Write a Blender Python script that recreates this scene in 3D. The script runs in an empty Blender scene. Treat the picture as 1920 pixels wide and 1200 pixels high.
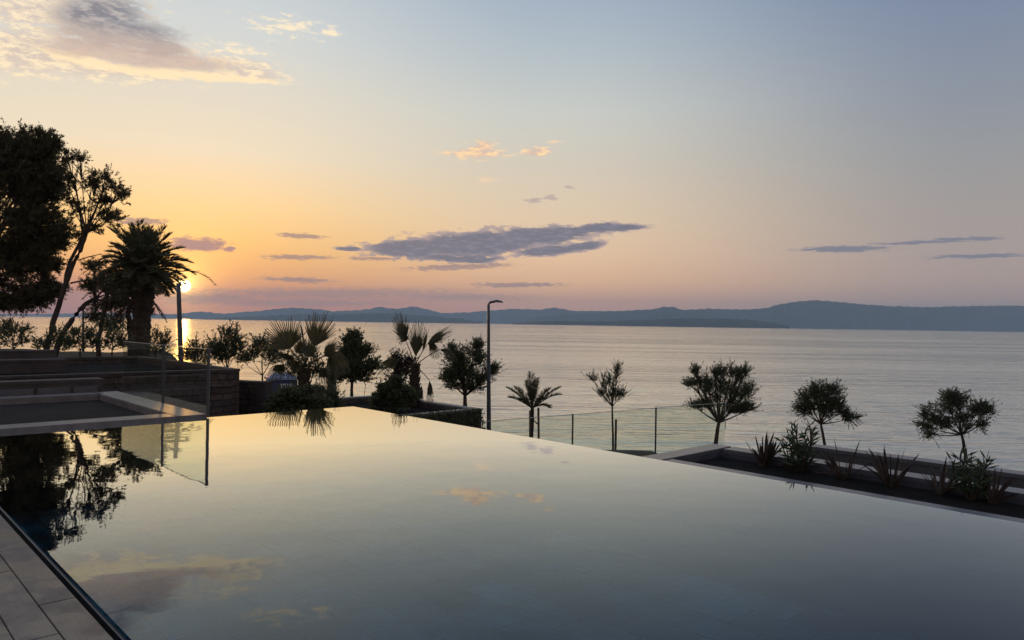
import bpy, bmesh, math, random
import numpy as np
from mathutils import Vector, Matrix
random.seed(7); RNG = np.random.default_rng(11)
scene = bpy.context.scene
COL = scene.collection
R_ = math.radians

# ---------------------------------------------------------------- camera
F = 1387.0; EYE = 1.55
rho = R_(0.86); th = math.atan(6.5/F)
Fw = Vector((0, math.cos(th), math.sin(th))); R0 = Vector((1, 0, 0)); U0 = Vector((0, -math.sin(th), math.cos(th)))
RT = R0*math.cos(rho) + U0*math.sin(rho); UP = -R0*math.sin(rho) + U0*math.cos(rho)
cd = bpy.data.cameras.new('camera'); cam = bpy.data.objects.new('camera', cd); COL.objects.link(cam)
cd.sensor_width = 36; cd.lens = F/1920*36; cd.clip_start = 0.05; cd.clip_end = 60000
M = Matrix((RT, UP, -Fw)).transposed().to_4x4(); M.translation = Vector((0, 0, EYE)); cam.matrix_world = M
scene.camera = cam
CAM = Vector((0, 0, EYE))
def ray(px, py): return Fw*F + RT*(px-960) - UP*(py-600)
def at(px, py, Y):
    d = ray(px, py); return CAM + d*(Y/d.y)
def atz(px, py, z):
    d = ray(px, py); return CAM + d*((z-EYE)/d.z)
def ae(px, py):
    d = ray(px, py); return math.degrees(math.atan2(d.x, d.y)), math.degrees(math.atan2(d.z, math.hypot(d.x, d.y)))
def lin(r, g, b):
    f = lambda c: (c/255/12.92 if c/255 <= .04045 else ((c/255+.055)/1.055)**2.4)
    return (f(r), f(g), f(b), 1)

# ---------------------------------------------------------------- world: dusk sky with clouds, by direction
SUN_AZ, SUN_EL = ae(345, 536)
world = bpy.data.worlds.new('World'); scene.world = world; world.use_nodes = True
NT = world.node_tree; NT.nodes.clear()
class G:
    def __init__(s, nt): s.nt = nt
    def n(s, t, **kw):
        nd = s.nt.nodes.new(t)
        for k, v in kw.items(): setattr(nd, k, v)
        return nd
    def put(s, sock, v):
        if isinstance(v, bpy.types.NodeSocket): s.nt.links.new(v, sock)
        elif v is not None: sock.default_value = v
    def m(s, op, a, b=None, c=None, clamp=False):
        nd = s.n('ShaderNodeMath', operation=op); nd.use_clamp = clamp
        s.put(nd.inputs[0], a); s.put(nd.inputs[1], b); s.put(nd.inputs[2], c)
        return nd.outputs[0]
    def vm(s, op, a, b=None, out=0):
        nd = s.n('ShaderNodeVectorMath', operation=op)
        s.put(nd.inputs[0], a)
        if op == 'SCALE': s.put(nd.inputs['Scale'], b)
        else: s.put(nd.inputs[1], b)
        return nd.outputs[out]
    def mr(s, v, a, b, c=0.0, d=1.0, smooth=True):
        nd = s.n('ShaderNodeMapRange'); nd.interpolation_type = 'SMOOTHSTEP' if smooth else 'LINEAR'
        for k, x in enumerate((v, a, b, c, d)): s.put(nd.inputs[k], x)
        return nd.outputs[0]
    def mix(s, f, a, b, blend='MIX'):
        nd = s.n('ShaderNodeMix'); nd.data_type = 'RGBA'; nd.blend_type = blend
        s.put(nd.inputs[0], f); s.put(nd.inputs[6], a); s.put(nd.inputs[7], b)
        return nd.outputs[2]
    def ramp(s, v, stops, interp='LINEAR'):
        nd = s.n('ShaderNodeValToRGB'); r = nd.color_ramp; r.interpolation = interp
        while len(r.elements) < len(stops): r.elements.new(0.5)
        for e, (p, c) in zip(r.elements, stops): e.position = p; e.color = c if len(c) == 4 else (*c, 1)
        s.put(nd.inputs[0], v); return nd.outputs[0]
    def noise(s, vec, scale, detail=4, rough=.5, out=0, dist=0):
        nd = s.n('ShaderNodeTexNoise'); s.put(nd.inputs['Vector'], vec)
        nd.inputs['Scale'].default_value = scale; nd.inputs['Detail'].default_value = detail
        nd.inputs['Roughness'].default_value = rough; nd.inputs['Distortion'].default_value = dist
        return nd.outputs[out]
g = G(NT)
tc = g.n('ShaderNodeTexCoord').outputs['Generated']
sep = g.n('ShaderNodeSeparateXYZ'); g.put(sep.inputs[0], tc)
DX, DY, DZ = sep.outputs
az = g.m('MULTIPLY', g.m('ARCTAN2', DX, DY), 57.29578)
el = g.m('MULTIPLY', g.m('ARCSINE', DZ), 57.29578)
ELM = 60.0
def elramp(rows):
    return g.ramp(g.m('MINIMUM', g.m('DIVIDE', g.m('ABSOLUTE', el), ELM), 1.0), [(e/ELM, lin(*c)) for e, c in rows])
SKY_A = elramp([(0,(232,124,78)),(1.6,(246,144,78)),(3.2,(255,176,82)),(5.5,(255,199,106)),(8,(250,210,142)),(12,(230,214,184)),(16,(216,208,190)),(20,(200,203,200)),(24,(186,194,198)),(34,(150,163,182)),(60,(128,142,168))])
SKY_B = elramp([(0,(222,154,126)),(1.6,(244,174,130)),(3.2,(250,193,138)),(5.5,(240,200,156)),(8,(226,199,164)),(12,(206,195,176)),(16,(192,194,187)),(20,(170,180,185)),(24,(151,165,181)),(34,(126,141,166)),(60,(116,130,160))])
SKY_C = elramp([(0,(176,140,126)),(1.6,(184,150,133)),(3.2,(182,155,139)),(5.5,(168,152,143)),(8,(158,148,142)),(12,(143,144,146)),(16,(130,137,149)),(20,(118,129,150)),(24,(103,119,148)),(34,(78,92,122)),(60,(96,110,142))])
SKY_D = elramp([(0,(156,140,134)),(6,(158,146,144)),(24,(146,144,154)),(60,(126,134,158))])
base = g.mix(g.mr(az, -22, 4), SKY_A, SKY_B)
base = g.mix(g.mr(az, 2, 33), base, SKY_C)
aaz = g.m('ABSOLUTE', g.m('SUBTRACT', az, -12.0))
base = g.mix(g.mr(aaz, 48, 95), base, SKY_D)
# glow round the sun
sd = Vector((math.sin(R_(SUN_AZ))*math.cos(R_(SUN_EL)), math.cos(R_(SUN_AZ))*math.cos(R_(SUN_EL)), math.sin(R_(SUN_EL))))
dot = g.vm('DOT_PRODUCT', g.vm('NORMALIZE', tc), tuple(sd), out=1)
ang = g.m('MULTIPLY', g.m('ARCCOSINE', g.m('MINIMUM', dot, 1.0)), 57.29578)
def glow(base, width, col, amt):
    f = g.m('EXPONENT', g.m('MULTIPLY', ang, -1.0/width))
    return g.mix(f, base, tuple(c*amt for c in col) + (1,), 'ADD')
base = glow(base, .5, (1.0, .75, .25), 3.0); base = glow(base, 1.3, (1.0, .55, .04), 1.7); base = glow(base, 4.5, (.95, .32, .02), .6)
# clouds
V0 = g.n('ShaderNodeCombineXYZ'); g.put(V0.inputs[0], az); g.put(V0.inputs[1], el); V0 = V0.outputs[0]
def stretch(v, sx, sy):
    return g.vm('MULTIPLY', v, (sx, sy, 1))
def ell(vec, cx, cy, rx, ry, rot=0):
    a, e = ae(cx, cy); k = 57.3/F*math.cos(R_(a))
    nd = g.n('ShaderNodeMapping', vector_type='TEXTURE'); g.put(nd.inputs[0], vec)
    nd.inputs[1].default_value = (a, e, 0); p0, p1 = ae(cx-25, cy), ae(cx+25, cy); sl_ = math.degrees(math.atan2(p1[1]-p0[1], p1[0]-p0[0]))
    nd.inputs[2].default_value = (0, 0, R_(rot + sl_)); nd.inputs[3].default_value = (rx*k, ry*k, 1)
    return g.m('SUBTRACT', 1.0, g.vm('LENGTH', nd.outputs[0], out=1))
def blobs(vec, lst):
    o = None
    for b in lst:
        d = ell(vec, *b); o = d if o is None else g.m('MAXIMUM', o, d)
    return o
def warp(scale, sx, sy, amp, det=5):
    n1 = g.noise(stretch(V0, sx, sy), scale, det, .6); n2 = g.noise(g.vm('ADD', stretch(V0, sx, sy), (31.7, 12.3, 5)), scale, det, .6)
    c = g.n('ShaderNodeCombineXYZ'); g.put(c.inputs[0], g.m('MULTIPLY_ADD', n1, amp, -.5*amp)); g.put(c.inputs[1], g.m('MULTIPLY_ADD', n2, amp*.45, -.225*amp))
    return g.vm('ADD', V0, c.outputs[0])
fN = g.noise(stretch(V0, 1, 3.0), 1.1, 8, .62)       # fine billow
fM = g.noise(stretch(V0, .8, 4.2), 2.1, 6, .6)       # fine streaks
fW = g.noise(stretch(V0, 1, 2.6), .35, 8, .66)       # broad wisps
wL = warp(.45, 1, 2, 2.2); wS = warp(1.3, .7, 3, 1.1)
def dens(shape, nz, k, lo, hi):
    return g.mr(g.m('ADD', shape, g.m('MULTIPLY', g.m('SUBTRACT', nz, .5), k)), lo, hi)
def over(base, mask, col, amt=1.0):
    return g.mix(g.m('MULTIPLY', mask, amt), base, col)
col = base
# thin veil over the horizon
col = over(col, dens(blobs(wS, [(620,549,330,13,0),(850,556,190,9,-1),(560,568,240,9,0),(400,560,110,16,0)]), fM, 2.2, -.05, .75), lin(172,132,122), .6)
col = over(col, dens(blobs(wS, [(560,525,75,6,-2),(560,482,72,5,0),(565,442,50,5,-4),(700,485,50,4,-2),(970,534,90,5,0),(860,500,110,6,2),(263,415,52,7,0)]), fM, 2.2, -.1, .45), lin(158,124,118), .8)
# orange cloud lit from below
sh = g.mr(g.m('SUBTRACT', fN, .42), 0, .2)
c_or = g.mix(sh, lin(214,178,160), lin(252,214,160))
col = over(col, dens(blobs(wS, [(892,288,78,13,0),(905,276,36,18,0),(1006,285,38,12,0)]), fN, 2.4, 0.0, .8), c_or, .95)
col = over(col, dens(blobs(wS, [(912,338,36,8,0),(1040,266,26,6,0)]), fN, 2.8, .1, 1.1), lin(238,206,170), .8)
# long slate cloud
c_lo = g.mix(g.mr(fN, .45, .68), lin(100,99,116), lin(126,122,134))
slate = g.m('MAXIMUM', blobs(wL, [(780,466,110,22,1),(890,458,160,28,3),(1010,443,130,20,4),(1110,430,95,10,3),(860,484,100,8,0)]), blobs(wS, [(1165,427,60,7,2),(1090,462,50,9,8),(655,467,28,5,0),(1030,470,70,12,4)]))
c_lo = g.mix(g.mr(slate, .0, .45), lin(176,152,148), c_lo)
col = over(col, dens(slate, g.m('ADD', g.m('MULTIPLY', fN, .6), g.m('MULTIPLY', fW, .5)), 2.6, .02, .36), c_lo, .95)
col = over(col, dens(blobs(wS, [(370,458,68,16,-1),(432,467,12,7,0)]), fN, 1.6, 0, .5), lin(170,124,122), .9)
col = over(col, dens(blobs(wS, [(998,376,20,8,5),(1034,370,15,7,-4),(1068,352,12,4,0)]), fN, 2.0, .05, .6), lin(178,160,154), .8)
# right hand slivers
col = over(col, dens(blobs(wS, [(1580,467,115,9,1),(1810,448,85,5,1),(1720,455,120,4,2),(1835,480,115,6,2)]), fM, 1.5, .1, .6), lin(114,114,128), .9)
# big high cloud upper left: warm fringe then grey heart
wB = warp(.34, .9, 2.2, 1.5, 7)
fr = blobs(wB, [(210,112,260,46,-4),(380,122,170,26,-5),(60,95,180,56,0),(100,20,190,40,0),(470,136,80,18,-8)])
fr2 = blobs(wB, [(540,50,130,34,-4),(610,62,80,16,-6),(440,95,110,24,-6)])
tex = g.mr(fW, .38, .62)
fine = g.noise(stretch(V0, 1, 2.8), .9, 8, .68)
c_fr = g.mix(g.mr(fine, .42, .6), lin(205,186,172), lin(250,226,186))
col = over(col, dens(fr, fine, 1.9, -.08, .62), c_fr, .85)
col = over(col, dens(blobs(wB, [(340,140,220,11,-5),(150,110,80,12,-14)]), fine, 1.2, -.1, .5), lin(250,224,178), .85)
col = over(col, dens(fr2, fine, 3.6, .42, 1.2), lin(246,226,190), .9)
heart = blobs(wB, [(190,28,95,46,0),(225,62,130,32,-3),(290,84,70,20,-12)])
c_h = g.mix(g.mr(fine, .40, .60), lin(112,112,122), lin(166,160,160))
c_h = g.mix(g.mr(el, 18.0, 19.6), lin(182,162,152), c_h)
col = over(col, dens(blobs(wB, [(290,110,170,22,-6),(180,92,110,22,-4)]), fine, 1.3, 0, .6), lin(196,172,158), .8)
col = over(col, dens(heart, fine, 1.5, -.06, .5), c_h, .9)
# sun disc
disc = g.mr(ang, .50, .36)
col = g.mix(disc, col, (9.0, 7.2, 3.2, 1), 'ADD')
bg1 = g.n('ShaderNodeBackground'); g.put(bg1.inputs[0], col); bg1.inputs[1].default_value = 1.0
sky = g.n('ShaderNodeTexSky'); sky.sky_type = 'NISHITA'; sky.sun_disc = False
sky.sun_elevation = R_(SUN_EL); sky.sun_rotation = R_(SUN_AZ); sky.air_density = 1.2; sky.dust_density = 2.0
bg2 = g.n('ShaderNodeBackground'); g.put(bg2.inputs[0], sky.outputs[0]); bg2.inputs[1].default_value = 0.05
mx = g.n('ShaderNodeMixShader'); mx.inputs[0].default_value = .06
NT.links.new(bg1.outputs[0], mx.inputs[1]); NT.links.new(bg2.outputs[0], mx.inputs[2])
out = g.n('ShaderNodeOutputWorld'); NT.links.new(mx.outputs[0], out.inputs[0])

world.cycles.sampling_method = 'MANUAL'; world.cycles.sample_map_resolution = 512
# ---------------------------------------------------------------- sun lamp
sl = bpy.data.lights.new('sun', 'SUN'); sl.energy = 0.6; sl.angle = R_(.55); sl.color = (1, .45, .10)
so = bpy.data.objects.new('sun', sl); COL.objects.link(so)
so.rotation_euler = sd.to_track_quat('Z', 'Y').to_euler(); so.location = (0, 0, 30)

# ---------------------------------------------------------------- render / exposure
scene.view_settings.view_transform = 'Standard'; scene.view_settings.look = 'None'
scene.view_settings.exposure = 0.4; scene.view_settings.gamma = 1
scene.cycles.max_bounces = 10; scene.cycles.transparent_max_bounces = 24; scene.cycles.glossy_bounces = 5
scene.cycles.sample_clamp_indirect = 4; scene.cycles.sample_clamp_direct = 12
scene.cycles.use_denoising = True
try: scene.cycles.denoiser = 'OPENIMAGEDENOISE'
except Exception: pass
scene.cycles.volume_bounces = 1

# ================================================================ materials
def mat(name, fn):
    m = bpy.data.materials.new(name); m.use_nodes = True; nt = m.node_tree; nt.nodes.clear()
    k = G(nt); o = k.n('ShaderNodeOutputMaterial'); fn(k, o); return m
def principled(k, o, color, rough=.7, bump=None, bstr=.3, bdist=.02, spec=.5, metal=0.0, extra=None):
    p = k.n('ShaderNodeBsdfPrincipled'); k.put(p.inputs['Base Color'], color); k.put(p.inputs['Roughness'], rough)
    p.inputs['Metallic'].default_value = metal; p.inputs['Specular IOR Level'].default_value = spec
    if bump is not None:
        b = k.n('ShaderNodeBump'); b.inputs['Strength'].default_value = bstr; b.inputs['Distance'].default_value = bdist
        k.put(b.inputs['Height'], bump); k.nt.links.new(b.outputs[0], p.inputs['Normal'])
    k.nt.links.new(p.outputs[0], o.inputs[0]); return p
def objco(k): return k.n('ShaderNodeTexCoord').outputs['Object']
def noisy(name, c1, c2, scale=4, rough=.8, bstr=.4, bdist=.02, spec=.4, detail=6, bscale=None):
    def fn(k, o):
        v = objco(k); n1 = k.noise(v, scale, detail, .6); n2 = k.noise(v, bscale or scale*6, 5, .6)
        n3 = k.noise(v, scale*.17, 3, .5)
        c = k.ramp(k.m('ADD', k.m('MULTIPLY', n1, .6), k.m('MULTIPLY', n3, .4)), [(.36, c1), (.62, c2)])
        principled(k, o, c, rough, n2, bstr, bdist, spec)
    return mat(name, fn)
def stone_fn(c1, c2, mortar, w, h, ax='XZ'):
    def fn(k, o):
        v = objco(k); s_ = k.n('ShaderNodeSeparateXYZ'); k.put(s_.inputs[0], v)
        cb = k.n('ShaderNodeCombineXYZ'); k.put(cb.inputs[0], k.m('ADD', s_.outputs[0], s_.outputs[1])); k.put(cb.inputs[1], s_.outputs[2])
        wv = k.vm('ADD', cb.outputs[0], k.vm('SCALE', k.vm('SUBTRACT', k.noise(v, 3, 3, .5, out=1), (.5,)*3), .05))
        br = k.n('ShaderNodeTexBrick'); k.put(br.inputs['Vector'], wv)
        br.inputs['Color1'].default_value = (*c1, 1); br.inputs['Color2'].default_value = (*c2, 1); br.inputs['Mortar'].default_value = (*mortar, 1)
        br.inputs['Scale'].default_value = 1; br.inputs['Brick Width'].default_value = w; br.inputs['Row Height'].default_value = h
        br.inputs['Mortar Size'].default_value = .012; br.inputs['Bias'].default_value = -.1; br.offset = .37; br.squash = .8
        n1 = k.noise(v, 9, 6, .65)
        c = k.mix(.75, br.outputs[0], k.ramp(n1, [(.3, (.45,)*3), (.7, (1.3,)*3)]), 'MULTIPLY')
        hgt = k.m('SUBTRACT', k.m('MULTIPLY', n1, .5), br.outputs['Fac'])
        principled(k, o, c, .85, hgt, .8, .03, .3)
    return fn
M_stone = mat('dry_stone', stone_fn((.095, .068, .054), (.055, .042, .035), (.025, .02, .017), .42, .16))
M_conc = noisy('concrete', (.15, .14, .14), (.24, .225, .22), 3, .8, .25, .008, .4)
M_conc2 = noisy('dark_concrete', (.05, .05, .056), (.08, .08, .086), 3, .8, .25, .008, .3)
M_coping = noisy('coping_stone', (.11, .095, .088), (.19, .167, .156), 5, .42, .3, .004, .5)
M_render = noisy('dark_plaster', (.045, .035, .031), (.082, .066, .059), 2.5, .75, .2, .006, .3)
M_panel = noisy('grey_panel', (.085, .08, .08), (.11, .105, .105), 2, .5, .05, .003, .4)
M_cover = noisy('basin_cover', (.022, .019, .017), (.034, .03, .028), 3, .92, .15, .004, .08)
M_edge = noisy('smooth_coping', (.07, .072, .08), (.11, .112, .12), 5, .3, .2, .003, .5)
M_soil = noisy('soil', (.008, .008, .008), (.022, .02, .018), 7, .95, .9, .05, .1)
M_ground = noisy('earth', (.05, .045, .03), (.10, .085, .06), 1.2, .95, .7, .06, .2)
M_prom = noisy('paving', (.16, .15, .14), (.22, .21, .2), 2, .8, .3, .01, .3)
M_slot2 = noisy('joint_grout', (.02, .018, .017), (.035, .032, .03), 6, .9, .2, .004, .05)
M_weir = noisy('weir_stone', (.035, .036, .038), (.06, .06, .062), 6, .35, .3, .004, .5)
M_slot = noisy('channel_dark', (.006, .006, .006), (.012, .012, .012), 6, .6, .2, .004, .2)
M_bark = noisy('bark', (.035, .026, .02), (.085, .065, .05), 9, .95, .9, .03, .15)
M_palmbark = noisy('palm_bark', (.04, .028, .018), (.10, .075, .05), 14, .95, 1.0, .05, .15)
M_metal = noisy('painted_metal', (.035, .045, .055), (.05, .06, .07), 4, .4, .05, .002, .5)
M_steel = noisy('dark_steel', (.03, .03, .032), (.05, .05, .05), 6, .35, .05, .002, .6)
M_wood = noisy('stake_wood', (.06, .045, .035), (.12, .09, .065), 12, .9, .4, .006, .2)
M_plas = noisy('cabin_plastic', (.045, .055, .11), (.06, .07, .13), 2, .5, .1, .004, .4)
M_roofp = noisy('cabin_roof', (.22, .25, .34), (.27, .30, .40), 2, .45, .1, .004, .5)
M_white = noisy('pale_print', (.6, .6, .58), (.7, .7, .68), 5, .6, .05, .001, .4)
M_orange = noisy('orange_tag', (.6, .16, .05), (.7, .2, .07), 5, .6, .05, .001, .4)
def leafmat(name, c1, c2, tr=.35, scale=2.2):
    def fn(k, o):
        gm = k.n('ShaderNodeNewGeometry')
        f = k.m('ADD', k.m('MULTIPLY', k.noise(objco(k), scale, 3, .5), .6), k.m('MULTIPLY', gm.outputs['Random Per Island'], .4))
        c = k.ramp(f, [(.3, c1), (.68, c2)])
        p = k.n('ShaderNodeBsdfPrincipled'); k.put(p.inputs['Base Color'], c); p.inputs['Roughness'].default_value = .55
        p.inputs['Specular IOR Level'].default_value = .3
        t = k.n('ShaderNodeBsdfTranslucent'); k.put(t.inputs[0], c)
        a = k.n('ShaderNodeMixShader'); a.inputs[0].default_value = tr
        k.nt.links.new(p.outputs[0], a.inputs[1]); k.nt.links.new(t.outputs[0], a.inputs[2]); k.nt.links.new(a.outputs[0], o.inputs[0])
    return mat(name, fn)
L_pine = leafmat('pine_needles', (.07, .06, .028), (.13, .11, .05), .4, 1.1)
L_tam = leafmat('tamarisk_leaves', (.06, .075, .04), (.14, .155, .085), .45)
L_palm = leafmat('palm_leaf', (.07, .07, .035), (.14, .13, .065), .45)
L_dark = leafmat('shrub_leaf', (.07, .08, .042), (.15, .16, .08), .5)
L_flax = leafmat('flax_leaf', (.035, .024, .020), (.085, .06, .045), .15)
L_olea = leafmat('oleander_leaf', (.03, .05, .025), (.075, .11, .05), .25)

# ================================================================ helpers
def tag(o, label=None, cat=None, group=None, kind=None):
    if label: o['label'] = label
    if cat: o['category'] = cat
    if group: o['group'] = group
    if kind: o['kind'] = kind
    return o
def empty(name, loc, label=None, cat=None, group=None):
    o = bpy.data.objects.new(name, None); COL.objects.link(o); o.location = loc; o.empty_display_size = .2
    return tag(o, label, cat, group)
def link(name, me, m, parent=None, world_verts=True):
    o = bpy.data.objects.new(name, me); COL.objects.link(o)
    if m: me.materials.append(m)
    if parent is not None:
        o.parent = parent
        if world_verts: o.matrix_parent_inverse = Matrix.Translation(-parent.location)
    return o
class MB:
    def __init__(s): s.v = []; s.f = []
    def quad(s, *p):
        n = len(s.v); s.v += [tuple(q) for q in p]; s.f.append(tuple(range(n, n+len(p))))
    def prism(s, poly, z0, z1):
        n = len(s.v); k = len(poly)
        s.v += [(p[0], p[1], z0) for p in poly] + [(p[0], p[1], z1) for p in poly]
        s.f.append(tuple(n+k+i for i in range(k))); s.f.append(tuple(n+i for i in reversed(range(k))))
        for i in range(k):
            j = (i+1) % k; s.f.append((n+i, n+j, n+k+j, n+k+i))
    def tube(s, pts, rad, seg=8, cap=True):
        pts = [Vector(p) for p in pts]; n0 = len(s.v); N = len(pts)
        if not hasattr(rad, '__len__'): rad = [rad]*N
        ref = Vector((.31, .17, .93))
        for i, p in enumerate(pts):
            d = (pts[min(i+1, N-1)] - pts[max(i-1, 0)]).normalized()
            a = d.cross(ref if abs(d.dot(ref)) < .95 else Vector((1, 0, 0))).normalized(); b = d.cross(a)
            for j in range(seg):
                t = 2*math.pi*j/seg; s.v.append(tuple(p + (a*math.cos(t) + b*math.sin(t))*rad[i]))
        for i in range(N-1):
            for j in range(seg):
                k = (j+1) % seg; s.f.append((n0+i*seg+j, n0+i*seg+k, n0+(i+1)*seg+k, n0+(i+1)*seg+j))
        if cap:
            s.f.append(tuple(n0+j for j in reversed(range(seg)))); s.f.append(tuple(n0+(N-1)*seg+j for j in range(seg)))
    def build(s, name, m, parent=None, smooth=False, bevel=0):
        me = bpy.data.meshes.new(name); me.from_pydata(s.v, [], s.f)
        bm = bmesh.new(); bm.from_mesh(me); bmesh.ops.recalc_face_normals(bm, faces=bm.faces)
        if len(s.f) == 1 and next(iter(bm.faces)).normal.z < 0: bmesh.ops.reverse_faces(bm, faces=bm.faces)
        if bevel: bmesh.ops.bevel(bm, geom=list(bm.edges), offset=bevel, segments=2, affect='EDGES', clamp_overlap=True)
        bm.to_mesh(me); bm.free()
        if smooth: me.polygons.foreach_set('use_smooth', [True]*len(me.polygons))
        return link(name, me, m, parent)
def quads(name, V, m, parent=None):
    V = np.asarray(V, dtype=np.float32).reshape(-1, 3); n = len(V)//4
    me = bpy.data.meshes.new(name); me.vertices.add(n*4); me.vertices.foreach_set('co', V.ravel())
    me.loops.add(n*4); me.loops.foreach_set('vertex_index', np.arange(n*4, dtype=np.int32))
    me.polygons.add(n); me.polygons.foreach_set('loop_start', np.arange(n, dtype=np.int32)*4)
    me.update(calc_edges=True); me.validate()
    return link(name, me, m, parent)
def nrm(a): return a/np.maximum(np.linalg.norm(a, axis=-1, keepdims=True), 1e-9)
def leafq(P, D, L, W, mid=.45):
    P = np.asarray(P); D = nrm(np.asarray(D)); n = len(P)
    L = np.broadcast_to(np.asarray(L, float).reshape(-1, 1), (n, 1)); W = np.broadcast_to(np.asarray(W, float).reshape(-1, 1), (n, 1))
    S = nrm(np.cross(D, RNG.normal(size=(n, 3))))
    return np.stack([P, P+D*L*mid+S*W/2, P+D*L, P+D*L*mid-S*W/2], axis=1)

# pool frame
C = atz(662, 762, 0); C = Vector((C.x, C.y, 0))
e1 = Vector((.6845, -.7290, 0)).normalized(); e2 = Vector((-.7290, -.6845, 0)).normalized()
def P(s, t, z=0): return C + e1*s + e2*t + Vector((0, 0, z))
def rect(s0, s1, t0, t1): return [P(s0, t0), P(s1, t0), P(s1, t1), P(s0, t1)]
def st(v):
    d = Vector((v.x, v.y, 0)) - C; return d.dot(e1), d.dot(e2)

# ================================================================ terrain, sea, hills
def sm(a, b, x):
    t = min(1, max(0, (x-a)/(b-a))); return t*t*(3-2*t)
def coast(X):
    if X > 1: return 36
    if X > -4: return 36 + (1-X)/5*25
    if X > -13: return 61
    if X > -20: return 61 - (-13-X)/7*14
    return 47
def hgt(X, Y):
    u = X/max(Y, 4)
    far = -.6 + (-5.4+.6)*sm(-.47, -.375, u)
    near = -1.9
    y0 = 20.5 - 4.2*sm(3.5, 7, X); w = sm(y0, y0+5, Y)
    if u < -.38: w = sm(18, 22, Y)
    h = near*(1-w) + far*w
    dc = math.hypot(X+9.6, Y-31.5); h = h + (max(h, -3.1)-h)*(1-sm(2.2, 3.6, dc))
    c = coast(X); k = sm(c, c+2.2, Y)
    h = h*(1-k) + -9.0*k
    h += .12*math.sin(X*.7+Y*.3)*math.sin(Y*.9)*(w if u < -.3 else .2*w)
    return h
NX, NY = 260, 170
mb = MB(); xs = np.linspace(-90, 70, NX); ys = np.linspace(-30, 68, NY)
mb.v = [(x, y, hgt(x, y)) for y in ys for x in xs]
mb.f = [(j*NX+i, j*NX+i+1, (j+1)*NX+i+1, (j+1)*NX+i) for j in range(NY-1) for i in range(NX-1)]
# leave the pool's own pit out of the sheet
def inside(fc):
    cx = sum(mb.v[q][0] for q in fc)/4; cy = sum(mb.v[q][1] for q in fc)/4; s, t = st(Vector((cx, cy, 0)))
    return 1 < s < 15 and 1 < t < 5
mb.f = [f for f in mb.f if not inside(f)]
tag(mb.build('ground', M_ground, smooth=True), kind='structure')

def sea_fn(k, o):
    v = k.n('ShaderNodeNewGeometry').outputs['Position']
    def lay(sx, sy, sc, det=3, rgh=.5, rot=8):
        mp = k.n('ShaderNodeMapping'); k.put(mp.inputs[0], v); mp.inputs[2].default_value = (0, 0, R_(rot)); mp.inputs[3].default_value = (sx, sy, 1)
        return k.noise(mp.outputs[0], sc, det, rgh, dist=.3)
    h1 = lay(.07, .42, 1.0, 4, .55, 4); h2 = lay(.35, 1.4, 1.0, 3, .5, -6); h3 = lay(.02, .09, 1.0, 3, .5, 4)
    calm = k.mr(lay(.004, .03, 1.0, 4, .55, 3), .40, .62)
    hh = k.m('ADD', k.m('MULTIPLY', h1, .55), k.m('MULTIPLY', h2, .2)); hh = k.m('ADD', hh, k.m('MULTIPLY', h3, 1.0))
    b = k.n('ShaderNodeBump'); b.inputs['Strength'].default_value = 1; b.inputs['Distance'].default_value = .38; k.put(b.inputs['Height'], hh)
    fr = k.n('ShaderNodeFresnel'); fr.inputs[0].default_value = 2.3; k.nt.links.new(b.outputs[0], fr.inputs[1])
    gl = k.n('ShaderNodeBsdfGlossy'); k.put(gl.inputs['Roughness'], k.m('ADD', .07, k.m('MULTIPLY', calm, .07))); k.nt.links.new(b.outputs[0], gl.inputs['Normal']); gl.inputs['Color'].default_value = (.965, 1, .955, 1)
    df = k.n('ShaderNodeBsdfDiffuse'); df.inputs[0].default_value = (.05, .085, .095, 1)
    ms = k.n('ShaderNodeMixShader'); k.put(ms.inputs[0], k.m('MINIMUM', k.m('MULTIPLY', fr.outputs[0], 1.7), .98)); k.nt.links.new(df.outputs[0], ms.inputs[1]); k.nt.links.new(gl.outputs[0], ms.inputs[2])
    k.nt.links.new(ms.outputs[0], o.inputs[0])
M_sea = mat('sea_water', sea_fn)
mb = MB(); ym = [-400, 20, 60, 120, 300, 1000, 4000, 24000]
mb.quad((-24000, -400, -6.5), (24000, -400, -6.5), (24000, 24500, -6.5), (-24000, 24500, -6.5))
tag(mb.build('sea', M_sea), kind='structure')

def hill(name, profile, D, m, seed, thick=2500, zb=-8):
    """ridge of hills: outline points (px, py) raised at its own distance, with a body behind and foothills in front"""
    rr = random.Random(seed); mb = MB(); px0, px1 = profile[0][0], profile[-1][0]; n = int((px1-px0)/4)
    def prof(x):
        for (a, b), (c, d) in zip(profile, profile[1:]):
            if a <= x <= c:
                t = (x-a)/(c-a); t = t*t*(3-2*t)*.5 + t*.5; return b + (d-b)*t
        return profile[-1][1]
    rows = [(-.5, 0), (-.36, .34), (-.22, .60), (-.08, .88), (0, 1), (.15, .8), (.5, 0)]
    jit = [[rr.gauss(0, 1) for _ in range(n+1)] for _ in rows]
    for _ in range(2):
        jit = [[(r[max(i-1, 0)] + 2*r[i] + r[min(i+1, n)])/4 for i in range(n+1)] for r in jit]
    for q, (dy, hf) in enumerate(rows):
        for i in range(n+1):
            x = px0 + (px1-px0)*i/n; top = at(x, prof(x) + .5*math.sin(x*.37+seed) + .35*jit[4][i], D)
            sc = 1 + dy*thick/D*(1 if q != 4 else 0)
            amp = jit[q][i]*.10 if q not in (0, 4, 6) else 0
            z = zb + (top.z-zb)*max(0, hf+amp)
            mb.v.append((top.x*sc, top.y*sc, z))
    w = n+1
    mb.f = [(q*w+i, q*w+i+1, (q+1)*w+i+1, (q+1)*w+i) for q in range(len(rows)-1) for i in range(n)]
    return tag(mb.build(name, m, smooth=True), kind='structure')
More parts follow.
